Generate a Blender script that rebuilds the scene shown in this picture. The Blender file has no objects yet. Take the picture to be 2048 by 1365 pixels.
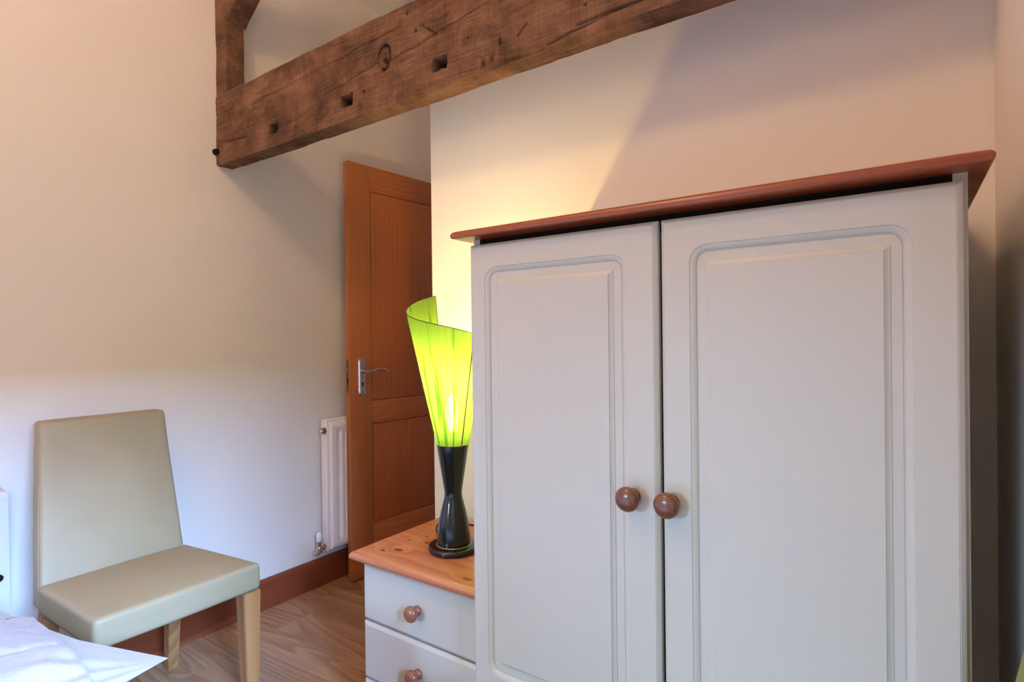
import bpy, bmesh, math, random
import numpy as np
from mathutils import Vector, Matrix, noise
random.seed(7)
S = bpy.context.scene
COL = S.collection
PI = math.pi
LEFT = -2.24      # plaster face of the left wall
BACK = 1.40       # plaster face of the back wall
RIGHT = 0.143     # plaster face of the right wall

# ------------------------------------------------------------------ camera
cam = bpy.data.cameras.new('camera'); camo = bpy.data.objects.new('camera', cam); COL.objects.link(camo)
cam.sensor_width = 36; cam.lens = 36 * 1125.3 / 2048; cam.clip_start = 0.01
r_ = Vector((0.82025864, 0.57187702, -0.01150844)); d_ = Vector((-0.00717978, -0.00982433, -0.99992596)); f_ = Vector((-0.57194774, 0.82028054, -0.00395254))
m = Matrix((r_, -d_, -f_)).transposed().to_4x4(); m.translation = (0, 0, 1.135)
camo.matrix_world = m
S.camera = camo
S.view_settings.view_transform = 'Standard'; S.view_settings.look = 'None'
S.view_settings.exposure = 0.07; S.view_settings.gamma = 1.0
S.view_settings.use_curve_mapping = False

# ------------------------------------------------------------------ world and lights
w = bpy.data.worlds.new('world'); S.world = w; w.use_nodes = True
w.node_tree.nodes['Background'].inputs[0].default_value = (0.80, 0.85, 1, 1)
w.node_tree.nodes['Background'].inputs[1].default_value = 0.84
def area(name, loc, target, sx, sy, power, col, spread=180):
    l = bpy.data.lights.new(name, 'AREA'); l.shape = 'RECTANGLE'; l.size = sx; l.size_y = sy
    l.energy = power; l.color = col; l.spread = math.radians(spread)
    o = bpy.data.objects.new(name, l); COL.objects.link(o); o.location = loc
    o.rotation_euler = (Vector(target) - Vector(loc)).to_track_quat('-Z', 'Y').to_euler()
    return o
# sky through the right-hand window, added rear blue fill, ceiling lamp, added warm fill
area('sky_right', (2.6, -0.3, 2.35), (-2.2, -0.3, 2.2), 1.8, 1.0, 1520, (0.30, 0.53, 1.0))
area('fill_rear', (-2.5, -6.2, 3.6), (-0.9, 1.0, 2.6), 1.35, 3.4, 2750, (0.36, 0.66, 1.0))  # unseen blue fill for the wardrobe front, shining through the added rear opening
def point(name, loc, power, col, rad):
    l = bpy.data.lights.new(name, 'POINT'); l.energy = power; l.color = col; l.shadow_soft_size = rad
    o = bpy.data.objects.new(name, l); COL.objects.link(o); o.location = loc
point('ceiling_lamp_near', (-0.95, -0.35, 3.03), 44, (1.0, 0.63, 0.36), 0.16)
point('fill_warm', (-1.0, -1.7, 2.3), 15, (1.0, 0.78, 0.62), 0.14)  # added warm fill that evens out the room

# ------------------------------------------------------------------ materials
def lin(r, g, b):
    f = lambda c: (c / 255 / 12.92) if c / 255 <= .04045 else ((c / 255 + .055) / 1.055) ** 2.4
    return (f(r), f(g), f(b), 1)
class NT:
    def __init__(s, name):
        s.m = bpy.data.materials.new(name); s.m.use_nodes = True; s.t = s.m.node_tree
        s.b = s.t.nodes['Principled BSDF']; s.out = s.t.nodes['Material Output']
    def n(s, typ, **kw):
        x = s.t.nodes.new('ShaderNode' + typ)
        for k, v in kw.items(): setattr(x, k, v)
        return x
    def l(s, a, b): s.t.links.new(a, b)
    def set(s, node, key, v):
        if hasattr(v, 'is_output') or isinstance(v, bpy.types.NodeSocket): s.l(v, node.inputs[key])
        else: node.inputs[key].default_value = v
    def math(s, op, a, b=0.0, clamp=False):
        x = s.n('Math', operation=op, use_clamp=clamp); s.set(x, 0, a); s.set(x, 1, b); return x.outputs[0]
    def vmath(s, op, a, b=(0, 0, 0)):
        x = s.n('VectorMath', operation=op); s.set(x, 0, a); s.set(x, 1, b)
        return x.outputs['Value'] if op in ('LENGTH', 'DISTANCE') else x.outputs[0]
    def obj(s): return s.n('TexCoord').outputs['Object']
    def map(s, v, scale=(1, 1, 1), rot=(0, 0, 0), loc=(0, 0, 0)):
        x = s.n('Mapping'); s.l(v, x.inputs[0]); x.inputs['Scale'].default_value = scale
        x.inputs['Rotation'].default_value = rot; x.inputs['Location'].default_value = loc; return x.outputs[0]
    def noise(s, v, scale, detail=3, rough=.5, dist=0):
        x = s.n('TexNoise'); s.l(v, x.inputs['Vector']); x.inputs['Scale'].default_value = scale
        x.inputs['Detail'].default_value = detail; x.inputs['Roughness'].default_value = rough
        x.inputs['Distortion'].default_value = dist; return x.outputs['Fac']
    def ramp(s, f, stops):
        x = s.n('ValToRGB'); s.l(f, x.inputs[0]); e = x.color_ramp.elements
        while len(e) < len(stops): e.new(.5)
        for i, (p, c) in enumerate(stops): e[i].position = p; e[i].color = c
        return x.outputs[0]
    def rng(s, f, a, b, c=0, d=1, smooth=True):
        x = s.n('MapRange', interpolation_type='SMOOTHSTEP' if smooth else 'LINEAR')
        s.set(x, 0, f); x.inputs[1].default_value = a; x.inputs[2].default_value = b
        x.inputs[3].default_value = c; x.inputs[4].default_value = d; return x.outputs[0]
    def mix(s, fac, a, b, blend='MIX'):
        x = s.n('Mix', data_type='RGBA', blend_type=blend)
        s.set(x, 0, fac); s.set(x, 6, a); s.set(x, 7, b); return x.outputs[2]
    def bump(s, h, strength=.2, dist=.002, normal=None):
        x = s.n('Bump'); x.inputs['Strength'].default_value = strength; x.inputs['Distance'].default_value = dist
        s.l(h, x.inputs['Height'])
        if normal is not None: s.l(normal, x.inputs['Normal'])
        s.l(x.outputs[0], s.b.inputs['Normal']); return x.outputs[0]
    def fin(s, col=None, rough=.5, spec=.5, metal=0, coat=0):
        if col is not None: s.set(s.b, 'Base Color', col)
        s.set(s.b, 'Roughness', rough); s.b.inputs['Specular IOR Level'].default_value = spec
        s.b.inputs['Metallic'].default_value = metal; s.b.inputs['Coat Weight'].default_value = coat
        s.b.inputs['Coat Roughness'].default_value = .15
        return s.m

def paint(name, rgb, rough=.6, b=.03, scale=60, spec=.3, var=.02):
    t = NT(name); v = t.obj(); n1 = t.noise(v, scale, 4, .6); n2 = t.noise(v, 1.3, 2)
    c = lin(*rgb); lo = tuple(x * (1 - var * 2) for x in c[:3]) + (1,)
    t.bump(n1, b, .002)
    return t.fin(t.mix(t.rng(n2, .35, .65), lo, c), rough, spec)

def wood(name, axis, light, mid, dark, ring=9.0, warp=1.6, stretch=.10, fine=1.0, rough=.4, spec=.4, coat=0, bumps=.08, knots=(), tilt=.0, off=(0, 0, 0), contrast=1.0, fibre=.22):
    """grain along axis 0/1/2, in the object's own coordinates (metres)"""
    t = NT(name); v = t.obj()
    sc = [1, 1, 1]; sc[axis] = stretch
    base = t.map(v, tuple(sc), (tilt * .35, tilt, 0), off)
    nz = t.n('TexNoise'); t.l(base, nz.inputs['Vector']); nz.inputs['Scale'].default_value = 4.5; nz.inputs['Detail'].default_value = 2
    dv = t.vmath('SCALE', t.vmath('SUBTRACT', nz.outputs['Color'], (.5, .5, .5))); dv.node.inputs['Scale'].default_value = .11 * warp
    p = t.vmath('ADD', base, dv)
    # distance from a far-off pith line gives plain bands that close into cathedral arches
    ln = t.vmath('LENGTH', t.vmath('MULTIPLY', p, tuple(1 if i != axis else .55 for i in range(3))))
    ph = t.math('MULTIPLY', ln, ring)
    kd = None
    for (kx, ky, kz, kr) in knots:
        dvec = t.vmath('SUBTRACT', v, (kx, ky, kz))
        s3 = [1, 1, 1]; s3[axis] = .55
        dd = t.vmath('LENGTH', t.vmath('MULTIPLY', dvec, tuple(s3)))
        g = t.rng(dd, kr * .2, kr * 4.5, 1.0, 0)
        ph = t.math('ADD', ph, t.math('MULTIPLY', g, .9))
        kk = t.rng(dd, kr * .75, kr * 1.15, 1, 0)
        kd = kk if kd is None else t.math('MAXIMUM', kd, kk)
    fr = t.math('FRACT', ph)
    band = t.rng(fr, .0, .75, 0, 1, False)
    band = t.math('MULTIPLY', band, t.rng(fr, .82, 1.0, 1, 0))
    fs = [110 * fine] * 3; fs[axis] = 2.5 * fine
    fn = t.noise(t.map(v, tuple(fs)), 1.0, 4, .65)
    big = t.noise(base, 3.0, 2)
    val = t.math('ADD', t.math('MULTIPLY', band, .55 * contrast), t.math('MULTIPLY', fn, fibre))
    val = t.math('ADD', val, t.math('MULTIPLY', t.math('SUBTRACT', big, .5), .5))
    c = t.ramp(val, [(.08, lin(*light)), (.42, lin(*mid)), (.85, lin(*dark))])
    if kd is not None: c = t.mix(t.math('MULTIPLY', kd, .85), c, lin(112, 48, 26))
    t.bump(t.math('ADD', fn, t.math('MULTIPLY', band, .3)), bumps, .0015)
    return t.fin(c, rough, spec, 0, coat)

M = {}
M['plaster'] = paint('plaster_cream', (236, 229, 221), .75, .05, 90, .2)
M['ceiling'] = paint('ceiling_white', (238, 233, 225), .8, .04, 90, .2)
M['door_oak'] = wood('oak_veneer', 2, (192, 120, 72), (172, 100, 57), (132, 70, 38), ring=60, warp=1.0, stretch=.04, rough=.38, spec=.45, off=(.35, .02, .3), contrast=.30, fibre=.36)
M['door_panel'] = wood('oak_veneer_panel', 2, (190, 116, 68), (170, 95, 54), (130, 66, 36), ring=46, warp=.8, stretch=.085, rough=.38, spec=.45, off=(-.34, .012, -.13), contrast=.22, fibre=.42)
M['door_rail'] = wood('oak_veneer_rail', 0, (190, 116, 68), (170, 96, 55), (130, 66, 37), ring=60, warp=1.2, stretch=.10, rough=.38, spec=.45, off=(-.05, -.3, -.35), contrast=.34, fibre=.34)
M['cornice'] = wood('stained_pine', 0, (166, 86, 52), (142, 63, 34), (104, 40, 20), ring=40, warp=1.2, stretch=.05, rough=.32, spec=.5, coat=.25, contrast=.8)
M['pine_top'] = wood('knotty_pine', 0, (202, 136, 100), (183, 110, 77), (150, 76, 50), ring=34, warp=1.5, stretch=.10, rough=.34, spec=.5, coat=.25, bumps=.05, contrast=.6, fibre=.16, off=(.4, .2, -.5),
    knots=((.105, .075, .576, .009), (.072, .050, .576, .005), (.13, .215, .576, .011), (.135, .155, .576, .007), (.21, .165, .576, .004), (.075, .145, .576, .004), (.375, .035, .576, .008), (.10, .19, .576, .004)))
M['skirting'] = wood('skirting_wood', 1, (136, 70, 40), (114, 52, 28), (80, 32, 17), ring=22, warp=1.6, stretch=.08, rough=.4, spec=.4, contrast=.7)
M['knob'] = wood('knob_wood', 0, (132, 80, 56), (104, 58, 40), (70, 36, 24), ring=330, warp=.05, stretch=.5, rough=.3, spec=.5, coat=.4, bumps=.02, contrast=.8, fine=2)
M['leg'] = wood('oak_leg', 2, (184, 136, 90), (164, 114, 68), (124, 82, 46), ring=30, warp=1.2, stretch=.05, rough=.45, contrast=.6)

def floor_mat():
    t = NT('laminate_floor'); v = t.obj()
    sep = t.n('SeparateXYZ'); t.l(v, sep.inputs[0])
    pl = t.math('FLOOR', t.math('DIVIDE', t.math('ADD', sep.outputs[1], .07), .192))
    wn = t.n('TexWhiteNoise', noise_dimensions='1D'); t.l(pl, wn.inputs['W'])
    xo = t.math('ADD', sep.outputs[0], t.math('MULTIPLY', wn.outputs[0], 1.3))
    bl = t.math('FLOOR', t.math('DIVIDE', xo, 1.29))
    wn2 = t.n('TexWhiteNoise', noise_dimensions='2D'); cb = t.n('CombineXYZ'); t.l(pl, cb.inputs[0]); t.l(bl, cb.inputs[1]); t.l(cb.outputs[0], wn2.inputs['Vector'])
    o = t.n('CombineXYZ'); t.l(t.math('MULTIPLY', wn2.outputs[0], 9), o.inputs[0]); t.l(t.math('MULTIPLY', wn2.outputs[0], 31), o.inputs[2])
    p = t.map(t.vmath('ADD', v, o.outputs[0]), (.15, 1, 1))
    nz = t.noise(p, 3.2, 1.5, .4, .35)
    ph = t.math('MULTIPLY', nz, 24)
    fr = t.math('FRACT', ph)
    band = t.math('MULTIPLY', t.rng(fr, 0, .8, 0, 1, False), t.rng(fr, .84, 1, 1, 0))
    fn = t.noise(t.map(v, (7, 150, 150)), 1, 5, .7)
    big = t.noise(p, 2.0, 3, .6)
    val = t.math('ADD', t.math('MULTIPLY', band, .20), t.math('MULTIPLY', fn, .55))
    val = t.math('ADD', val, t.math('MULTIPLY', t.math('SUBTRACT', big, .5), .65))
    c = t.ramp(val, [(.05, lin(194, 154, 120)), (.36, lin(168, 126, 94)), (.58, lin(132, 90, 62)), (.84, lin(84, 52, 34))])
    c = t.mix(t.math('MULTIPLY', wn2.outputs[0], .18), c, lin(196, 160, 132))
    # plank seams
    fy = t.math('FRACT', t.math('DIVIDE', t.math('ADD', sep.outputs[1], .07), .192))
    fx = t.math('FRACT', t.math('DIVIDE', xo, 1.29))
    s1 = t.math('LESS_THAN', fy, .010); s2 = t.math('LESS_THAN', fx, .0016)
    c = t.mix(t.math('MULTIPLY', t.math('MAXIMUM', s1, s2), .55), c, lin(90, 62, 46))
    t.bump(fn, .05, .001)
    return t.fin(c, .36, .45)
M['floor'] = floor_mat()

def beam_mat():
    t = NT('old_beam_wood'); v = t.obj()
    p = t.map(v, (.16, 1, 1))
    nz = t.n('TexNoise'); t.l(p, nz.inputs['Vector']); nz.inputs['Scale'].default_value = 6; nz.inputs['Detail'].default_value = 3
    dv = t.vmath('SCALE', t.vmath('SUBTRACT', nz.outputs['Color'], (.5, .5, .5))); dv.node.inputs['Scale'].default_value = .10
    q = t.vmath('ADD', v, dv)
    grain = t.noise(t.map(q, (7, 150, 150)), 1, 6, .75)
    band = t.math('FRACT', t.math('MULTIPLY', t.noise(t.map(q, (.5, 5, 5)), 1.6, 2), 16))
    blot = t.noise(v, 5.5, 4, .6, .4)
    blot2 = t.noise(t.map(v, (1, 1, 1), loc=(7, 3, 1)), 14, 4, .65)
    saw = t.noise(t.map(v, (230, 5, 9), rot=(0, .12, 0)), 1, 3, .6)
    specks = t.noise(v, 190, 2, .6)
    val = t.math('ADD', t.math('MULTIPLY', grain, .52), t.math('MULTIPLY', band, .05))
    val = t.math('ADD', val, t.math('MULTIPLY', t.math('SUBTRACT', blot, .5), .75))
    val = t.math('ADD', val, t.math('MULTIPLY', t.math('SUBTRACT', saw, .5), .20))
    val = t.math('ADD', val, t.math('MULTIPLY', t.math('SUBTRACT', blot2, .5), .38))
    c = t.ramp(val, [(.02, lin(54, 36, 27)), (.20, lin(104, 73, 55)), (.40, lin(142, 105, 81)), (.72, lin(184, 144, 114))])
    red = t.mix(t.rng(blot2, .52, .66), c, t.mix(.16, c, lin(130, 76, 50)))
    c = t.mix(t.rng(specks, .72, .76), red, lin(200, 165, 135))
    at = t.n('Attribute'); at.attribute_name = 'pit_dark'  # darker in the pits, holes, cracks and knot ring
    c = t.mix(at.outputs['Fac'], c, lin(30, 17, 11))
    h = t.math('ADD', t.math('MULTIPLY', grain, .8), t.math('MULTIPLY', saw, .7))
    h = t.math('ADD', h, t.math('MULTIPLY', blot2, .6))
    t.bump(h, 1.0, .006)
    return t.fin(c, .82, .18)
M['beam'] = beam_mat()
M['cabinet'] = paint('ivory_foil', (203, 200, 193), .40, .015, 300, .45, .01)
M['cabinet_side'] = paint('ivory_board', (200, 196, 186), .5, .015, 300, .4, .01)
M['gap_shade'] = paint('gap_shade_dark', (38, 30, 24), .9, spec=.05)  # near-black colour standing in for the shade above the wardrobe doors
M['radiator'] = paint('radiator_enamel', (244, 236, 230), .35, .01, 80, .5, .005)
M['white_wood'] = paint('white_lacquer', (206, 206, 203), .35, .01, 80, .5, .005)
M['white_plastic'] = paint('white_plastic', (238, 238, 236), .4)
def metal(name, rgb, rough): return NT(name).fin(lin(*rgb), rough, .5, 1)
M['chrome'] = metal('chrome', (225, 222, 218), .12)
M['brass'] = metal('dull_brass', (190, 165, 110), .3)
M['latch_steel'] = metal('latch_steel', (150, 125, 95), .42)
M['dark'] = NT('dark_hole').fin(lin(18, 14, 12), .7, .2)
M['black_gloss'] = (lambda t: (t.bump(t.noise(t.map(t.obj(), (20, 20, 150)), 1, 2), .12, .002), t.fin(lin(13, 12, 12), .16, .55, 0, .3))[1])(NT('black_lacquer'))
M['cord'] = NT('cord_black').fin(lin(20, 18, 15), .45)
def leather():
    t = NT('cream_faux_leather'); v = t.obj()
    vo = t.n('TexVoronoi'); t.l(v, vo.inputs['Vector']); vo.inputs['Scale'].default_value = 420
    t.bump(t.math('ADD', vo.outputs['Distance'], t.noise(v, 40, 3)), .07, .001)
    n = t.noise(v, 3, 3)
    c = t.mix(t.rng(n, .3, .7), lin(153, 139, 110), lin(161, 147, 118))
    sp = t.noise(v, 95, 1, .3)
    c = t.mix(t.rng(sp, .80, .83, 0, .5), c, lin(110, 98, 80))
    return t.fin(c, .50, .38, 0, .0)
M['leather'] = leather()
M['stitch'] = paint('stitching_thread', (170, 158, 132), .7)
def cloth(name, rgb, wr=.25, sc=9, fine=600, fb=.05):
    t = NT(name); v = t.obj()
    n = t.noise(t.map(v, (1, 2.2, 1), rot=(0, 0, .5)), sc, 4, .55, .6); f = t.noise(v, fine, 2, .6)
    b = t.n('Bump'); b.inputs['Strength'].default_value = wr; b.inputs['Distance'].default_value = .012; t.l(n, b.inputs['Height'])
    t.bump(f, fb, .001, b.outputs[0])
    t.b.inputs['Sheen Weight'].default_value = .2
    return t.fin(lin(*rgb), .85, .15)
M['linen'] = cloth('white_cotton', (158, 155, 152), .38, 7)
M['sheet'] = cloth('white_sheet', (178, 178, 180), .2, 6)
M['towel'] = cloth('white_terry', (158, 149, 151), .3, 14, 330, 1.0)
M['curtain'] = cloth('lime_curtain_cloth', (196, 200, 110), .1, 9, 500)
def shade_mat():
    t = NT('lime_string_shade'); v = t.obj()
    at = t.n('Attribute'); at.attribute_name = 'ang'
    cb = t.n('CombineXYZ'); t.l(at.outputs['Fac'], cb.inputs[0])
    sp = t.n('SeparateXYZ'); t.l(v, sp.inputs[0])
    t.l(t.math('MULTIPLY', sp.outputs[2], .10), cb.inputs[1])
    st = t.noise(cb.outputs[0], 19, 3, .6)        # broad bunches of string
    fi = t.noise(t.map(cb.outputs[0], (9, 1, 1)), 16, 2, .6)
    dk = t.rng(st, .53, .62)
    c = t.mix(t.math('MULTIPLY', dk, .9), t.mix(t.rng(fi, .35, .65), lin(168, 224, 84), lin(190, 240, 118)), lin(44, 146, 6))
    di = t.n('BsdfDiffuse'); tr = t.n('BsdfTranslucent'); tp = t.n('BsdfTransparent')
    t.l(t.mix(.5, c, (0, 0, 0, 1)), di.inputs[0]); t.l(t.mix(.80, c, (0, 0, 0, 1)), tr.inputs[0]); t.l(c, tp.inputs[0])
    m1 = t.n('MixShader'); m1.inputs[0].default_value = .58; t.l(di.outputs[0], m1.inputs[1]); t.l(tr.outputs[0], m1.inputs[2])
    m2 = t.n('MixShader'); t.l(t.math('MULTIPLY', t.rng(fi, .3, .7, .06, .20), t.math('SUBTRACT', 1.0, dk)), m2.inputs[0])
    t.l(m1.outputs[0], m2.inputs[1]); t.l(tp.outputs[0], m2.inputs[2]); t.l(m2.outputs[0], t.out.inputs[0])
    return t.m
M['shade'] = shade_mat()
def bulb_mat():
    t = NT('lit_bulb_glass'); t.b.inputs['Emission Color'].default_value = (1, .80, .50, 1); t.b.inputs['Emission Strength'].default_value = 45
    return t.fin(lin(255, 250, 230), .3)
M['bulb'] = bulb_mat()

# ------------------------------------------------------------------ builders
def root(name, label, cat, loc, rz=0, group=None):
    o = bpy.data.objects.new(name, None); COL.objects.link(o); o.location = loc; o.rotation_euler[2] = rz
    o.empty_display_size = .1; o['label'] = label; o['category'] = cat
    if group: o['group'] = group
    return o
def link_bm(name, bm, mat, parent=None, world=True, smooth=40, origin=None, label=None):
    """bm in world coordinates; parented parts keep them relative to the thing's base (world=False: already local)"""
    off = Vector((0, 0, 0))
    if parent is not None and world:
        p = parent
        while p is not None: off += p.location; p = p.parent
    if origin is not None and parent is None: off = Vector(origin)
    if off.length: bmesh.ops.translate(bm, verts=bm.verts, vec=-off)
    bmesh.ops.recalc_face_normals(bm, faces=bm.faces)
    me = bpy.data.meshes.new(name); bm.to_mesh(me); bm.free()
    me.materials.append(mat)
    if smooth:
        for p in me.polygons: p.use_smooth = True
        me.set_sharp_from_angle(angle=math.radians(smooth))
    o = bpy.data.objects.new(name, me); COL.objects.link(o)
    if parent is not None: o.parent = parent
    elif origin is not None: o.location = origin
    if label: o['label'] = label
    return o
def struct(name, bm, mat, smooth=0):
    o = link_bm(name, bm, mat, None, smooth=smooth); o['kind'] = 'structure'; return o
def box(bm, x0, x1, y0, y1, z0, z1, bev=0, seg=2):
    vs = [bm.verts.new((x, y, z)) for x in (x0, x1) for y in (y0, y1) for z in (z0, z1)]
    F = [(0, 1, 3, 2), (4, 6, 7, 5), (0, 4, 5, 1), (2, 3, 7, 6), (0, 2, 6, 4), (1, 5, 7, 3)]
    fs = [bm.faces.new([vs[i] for i in f]) for f in F]
    if bev:
        es = list({e for f in fs for e in f.edges})
        bmesh.ops.bevel(bm, geom=es, offset=bev, segments=seg, affect='EDGES', profile=.5)
    return vs
def B(*a, **k):
    bm = bmesh.new(); box(bm, *a, **k); return bm
def lathe(bm, prof, centre, axis='Z', seg=40, cap=True):
    """prof: list of (radius, distance along axis)"""
    rings = []
    for r, h in prof:
        ring = []
        for i in range(seg):
            a = 2 * PI * i / seg; u, v = r * math.cos(a), r * math.sin(a)
            p = {'Z': (u, v, h), 'Y': (u, -h, v), 'X': (h, u, v)}[axis]     # 'Y' grows towards -Y
            ring.append(bm.verts.new(Vector(centre) + Vector(p)))
        rings.append(ring)
    for a, b in zip(rings, rings[1:]):
        for i in range(seg): bm.faces.new((a[i], a[(i + 1) % seg], b[(i + 1) % seg], b[i]))
    if cap: bm.faces.new(rings[0]); bm.faces.new(rings[-1])
def tube(bm, pts, r, seg=10, closed=False):
    pts = [Vector(p) for p in pts]; n = len(pts); rings = []
    rad = r if isinstance(r, (list, tuple)) else [r] * n
    up = Vector((.13, .21, .97)).normalized()
    for i, p in enumerate(pts):
        if closed: d = pts[(i + 1) % n] - pts[i - 1]
        else: d = pts[min(i + 1, n - 1)] - pts[max(i - 1, 0)]
        d.normalize(); s = d.cross(up)
        if s.length < .05: s = d.cross(Vector((1, 0, 0)))
        s.normalize(); t = d.cross(s)
        rings.append([bm.verts.new(p + rad[i] * (math.cos(2 * PI * k / seg) * s + math.sin(2 * PI * k / seg) * t)) for k in range(seg)])
    m_ = n if closed else n - 1
    for i in range(m_):
        a, b = rings[i], rings[(i + 1) % n]
        for k in range(seg): bm.faces.new((a[k], a[(k + 1) % seg], b[(k + 1) % seg], b[k]))
    if not closed: bm.faces.new(rings[0]); bm.faces.new(rings[-1])
def rr(x0, x1, z0, z1, r, n=8):
    r = max(r, .0004); pts = []
    for cx, cz, a0 in ((x1 - r, z1 - r, 0), (x0 + r, z1 - r, 90), (x0 + r, z0 + r, 180), (x1 - r, z0 + r, 270)):
        for i in range(n):
            a = math.radians(a0 + 90 * i / (n - 1)); pts.append((cx + r * math.cos(a), cz + r * math.sin(a)))
    return pts
def loops(bm, specs, n=8, flip=False):
    """specs: (x0,x1,z0,z1,r,y) nested loops from the back edge over the front to the centre"""
    rings = []
    for (x0, x1, z0, z1, r, y) in specs:
        rings.append([bm.verts.new((px, y, pz)) for px, pz in rr(x0, x1, z0, z1, r, n)])
    N = len(rings[0])
    for a, b in zip(rings, rings[1:]):
        for i in range(N): bm.faces.new((a[i], a[(i + 1) % N], b[(i + 1) % N], b[i]))
    bm.faces.new(rings[0]); bm.faces.new(rings[-1])
def ins(R, d): return (R[0] + d, R[1] - d, R[2] + d, R[3] - d)
def board(bm, x0, x1, y0, y1, z0, z1, r, sides='FLR', step=.0012):
    """horizontal board with a moulded (small step, then bullnose) edge on its front, left and right"""
    prof = [(0, z1)]
    prof = []
    hgt = z1 - z0
    prof.append((r * 1.1, z1)); prof.append((r * .85, z1 - step * .8))
    for i in range(1, 9):
        a = PI / 2 * (1 - i / 8)
        prof.append((r * .85 * (1 - math.cos(a)) if False else r * .85 * (1 - math.cos(PI / 2 - a)) , 0)) if False else None
    prof = [p for p in prof if p]
    H = z1 - step * .8
    for i in range(1, 7):
        a = PI / 2 * i / 6
        prof.append((r * .85 * (1 - math.sin(a)), H - (H - z0) * .62 * (1 - math.cos(a))))
    for i in range(1, 5):
        a = PI / 2 * i / 4
        prof.append((r * .35 * (1 - math.cos(a)), (H - (H - z0) * .62) - (H - z0) * .38 * math.sin(a)))
    rings = []
    for d, z in prof:
        L = x0 + (d if 'L' in sides else 0); Rr = x1 - (d if 'R' in sides else 0); F = y0 + (d if 'F' in sides else 0)
        rings.append([bm.verts.new(p) for p in ((L, F, z), (Rr, F, z), (Rr, y1, z), (L, y1, z))])
    for a, b in zip(rings, rings[1:]):
        for i in range(4): bm.faces.new((a[i], a[(i + 1) % 4], b[(i + 1) % 4], b[i]))
    bm.faces.new(rings[0]); bm.faces.new(rings[-1])
def pad(bm, corners, r, N=18, bulge=None, seed=0, wob=0.0):
    """upholstered block: a round-edged cuboid warped onto 8 corners [x][y][z] (front/back etc.), bulge(u,v,w)->(du,dv,dw) in metres"""
    C8 = np.array(corners, float).reshape(2, 2, 2, 3)
    dims = [np.linalg.norm(C8[1, 0, 0] - C8[0, 0, 0]), np.linalg.norm(C8[0, 1, 0] - C8[0, 0, 0]), np.linalg.norm(C8[0, 0, 1] - C8[0, 0, 0])]
    def grid(nn, d):
        e = [r * (1 - math.cos(PI / 2 * k / 4)) for k in range(4)]
        mid = np.linspace(r, d - r, nn).tolist()
        return e + mid + [d - x for x in reversed(e)]
    gs = [grid(N if d > .1 else 4, d) for d in dims]
    vm = {}
    def P(i, j, k):
        key = (i, j, k)
        if key in vm: return vm[key]
        p = np.array([gs[0][i], gs[1][j], gs[2][k]]); D = np.array(dims)
        inner = np.clip(p, r, D - r); d = p - inner; l = np.linalg.norm(d)
        if l > 1e-9: p = inner + d / l * r if (np.abs(d) > 1e-9).sum() > 1 else p
        u, v, w_ = p / D
        q = np.zeros(3)
        for a in (0, 1):
            for b in (0, 1):
                for c in (0, 1):
                    q += C8[a, b, c] * ((u if a else 1 - u) * (v if b else 1 - v) * (w_ if c else 1 - w_))
        if bulge: q += np.array(bulge(u, v, w_))
        if wob:
            nv = noise.noise_vector(Vector(q * 9) + Vector((seed, 0, 0))); q += np.array(nv) * wob
        vm[key] = bm.verts.new(q.tolist()); return vm[key]
    n = [len(g) for g in gs]
    for ax in range(3):
        a, b = [x for x in range(3) if x != ax]
        for side in (0, n[ax] - 1):
            for i in range(n[a] - 1):
                for j in range(n[b] - 1):
                    ks = []
                    for (di, dj) in ((0, 0), (1, 0), (1, 1), (0, 1)):
                        idx = [0, 0, 0]; idx[ax] = side; idx[a] = i + di; idx[b] = j + dj; ks.append(P(*idx))
                    if len(set(ks)) == 4: bm.faces.new(ks)

# ------------------------------------------------------------------ the room
struct('floor', B(-2.6, 1.0, -3.2, 4.2, -.1, 0), M['floor'])
bm = B(LEFT - .25, LEFT, -3.2, 4.2, 0, 2.84)
struct('wall_left', bm, M['plaster'])
# end wall of the room with the wardrobe (a thick partition) and the side of the passage behind it
bm = bmesh.new()
pts = [(-1.30, BACK), (RIGHT + .55, BACK), (RIGHT + .55, BACK + .12), (-1.18, BACK + .12), (-1.18, 2.56), (-1.30, 2.56)]
def prism(bm, pts, z0, z1):
    a = [bm.verts.new((x, y, z0)) for x, y in pts]; b = [bm.verts.new((x, y, z1)) for x, y in pts]; n = len(pts)
    for i in range(n): bm.faces.new((a[i], a[(i + 1) % n], b[(i + 1) % n], b[i]))
    bm.faces.new(a); bm.faces.new(b)
prism(bm, pts, 0, 4.1)
struct('wall_back', bm, M['plaster'])
# passage end wall with the doorway the open door hangs in
bm = bmesh.new(); box(bm, LEFT, -2.10, 2.56, 2.70, 0, 4.1); box(bm, -1.33, -1.18, 2.56, 2.70, 0, 4.1); box(bm, -2.10, -1.33, 2.56, 2.70, 2.0, 4.1)
struct('wall_passage', bm, M['plaster'])
bm = bmesh.new(); box(bm, -2.62, -.2, 4.0, 4.1, 0, 2.84); box(bm, -.3, -.2, 2.7, 4.0, 0, 2.84); box(bm, -2.3, -.2, 2.70, 4.1, 2.7, 2.84)
struct('wall_hallway', bm, M['plaster'])
bm = bmesh.new()
box(bm, -2.10, -2.075, 2.55, 2.71, 0, 2.0); box(bm, -1.355, -1.33, 2.55, 2.71, 0, 2.0); box(bm, -2.10, -1.33, 2.55, 2.71, 1.985, 2.01)
struct('trim_1', bm, M['door_oak'])
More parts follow.
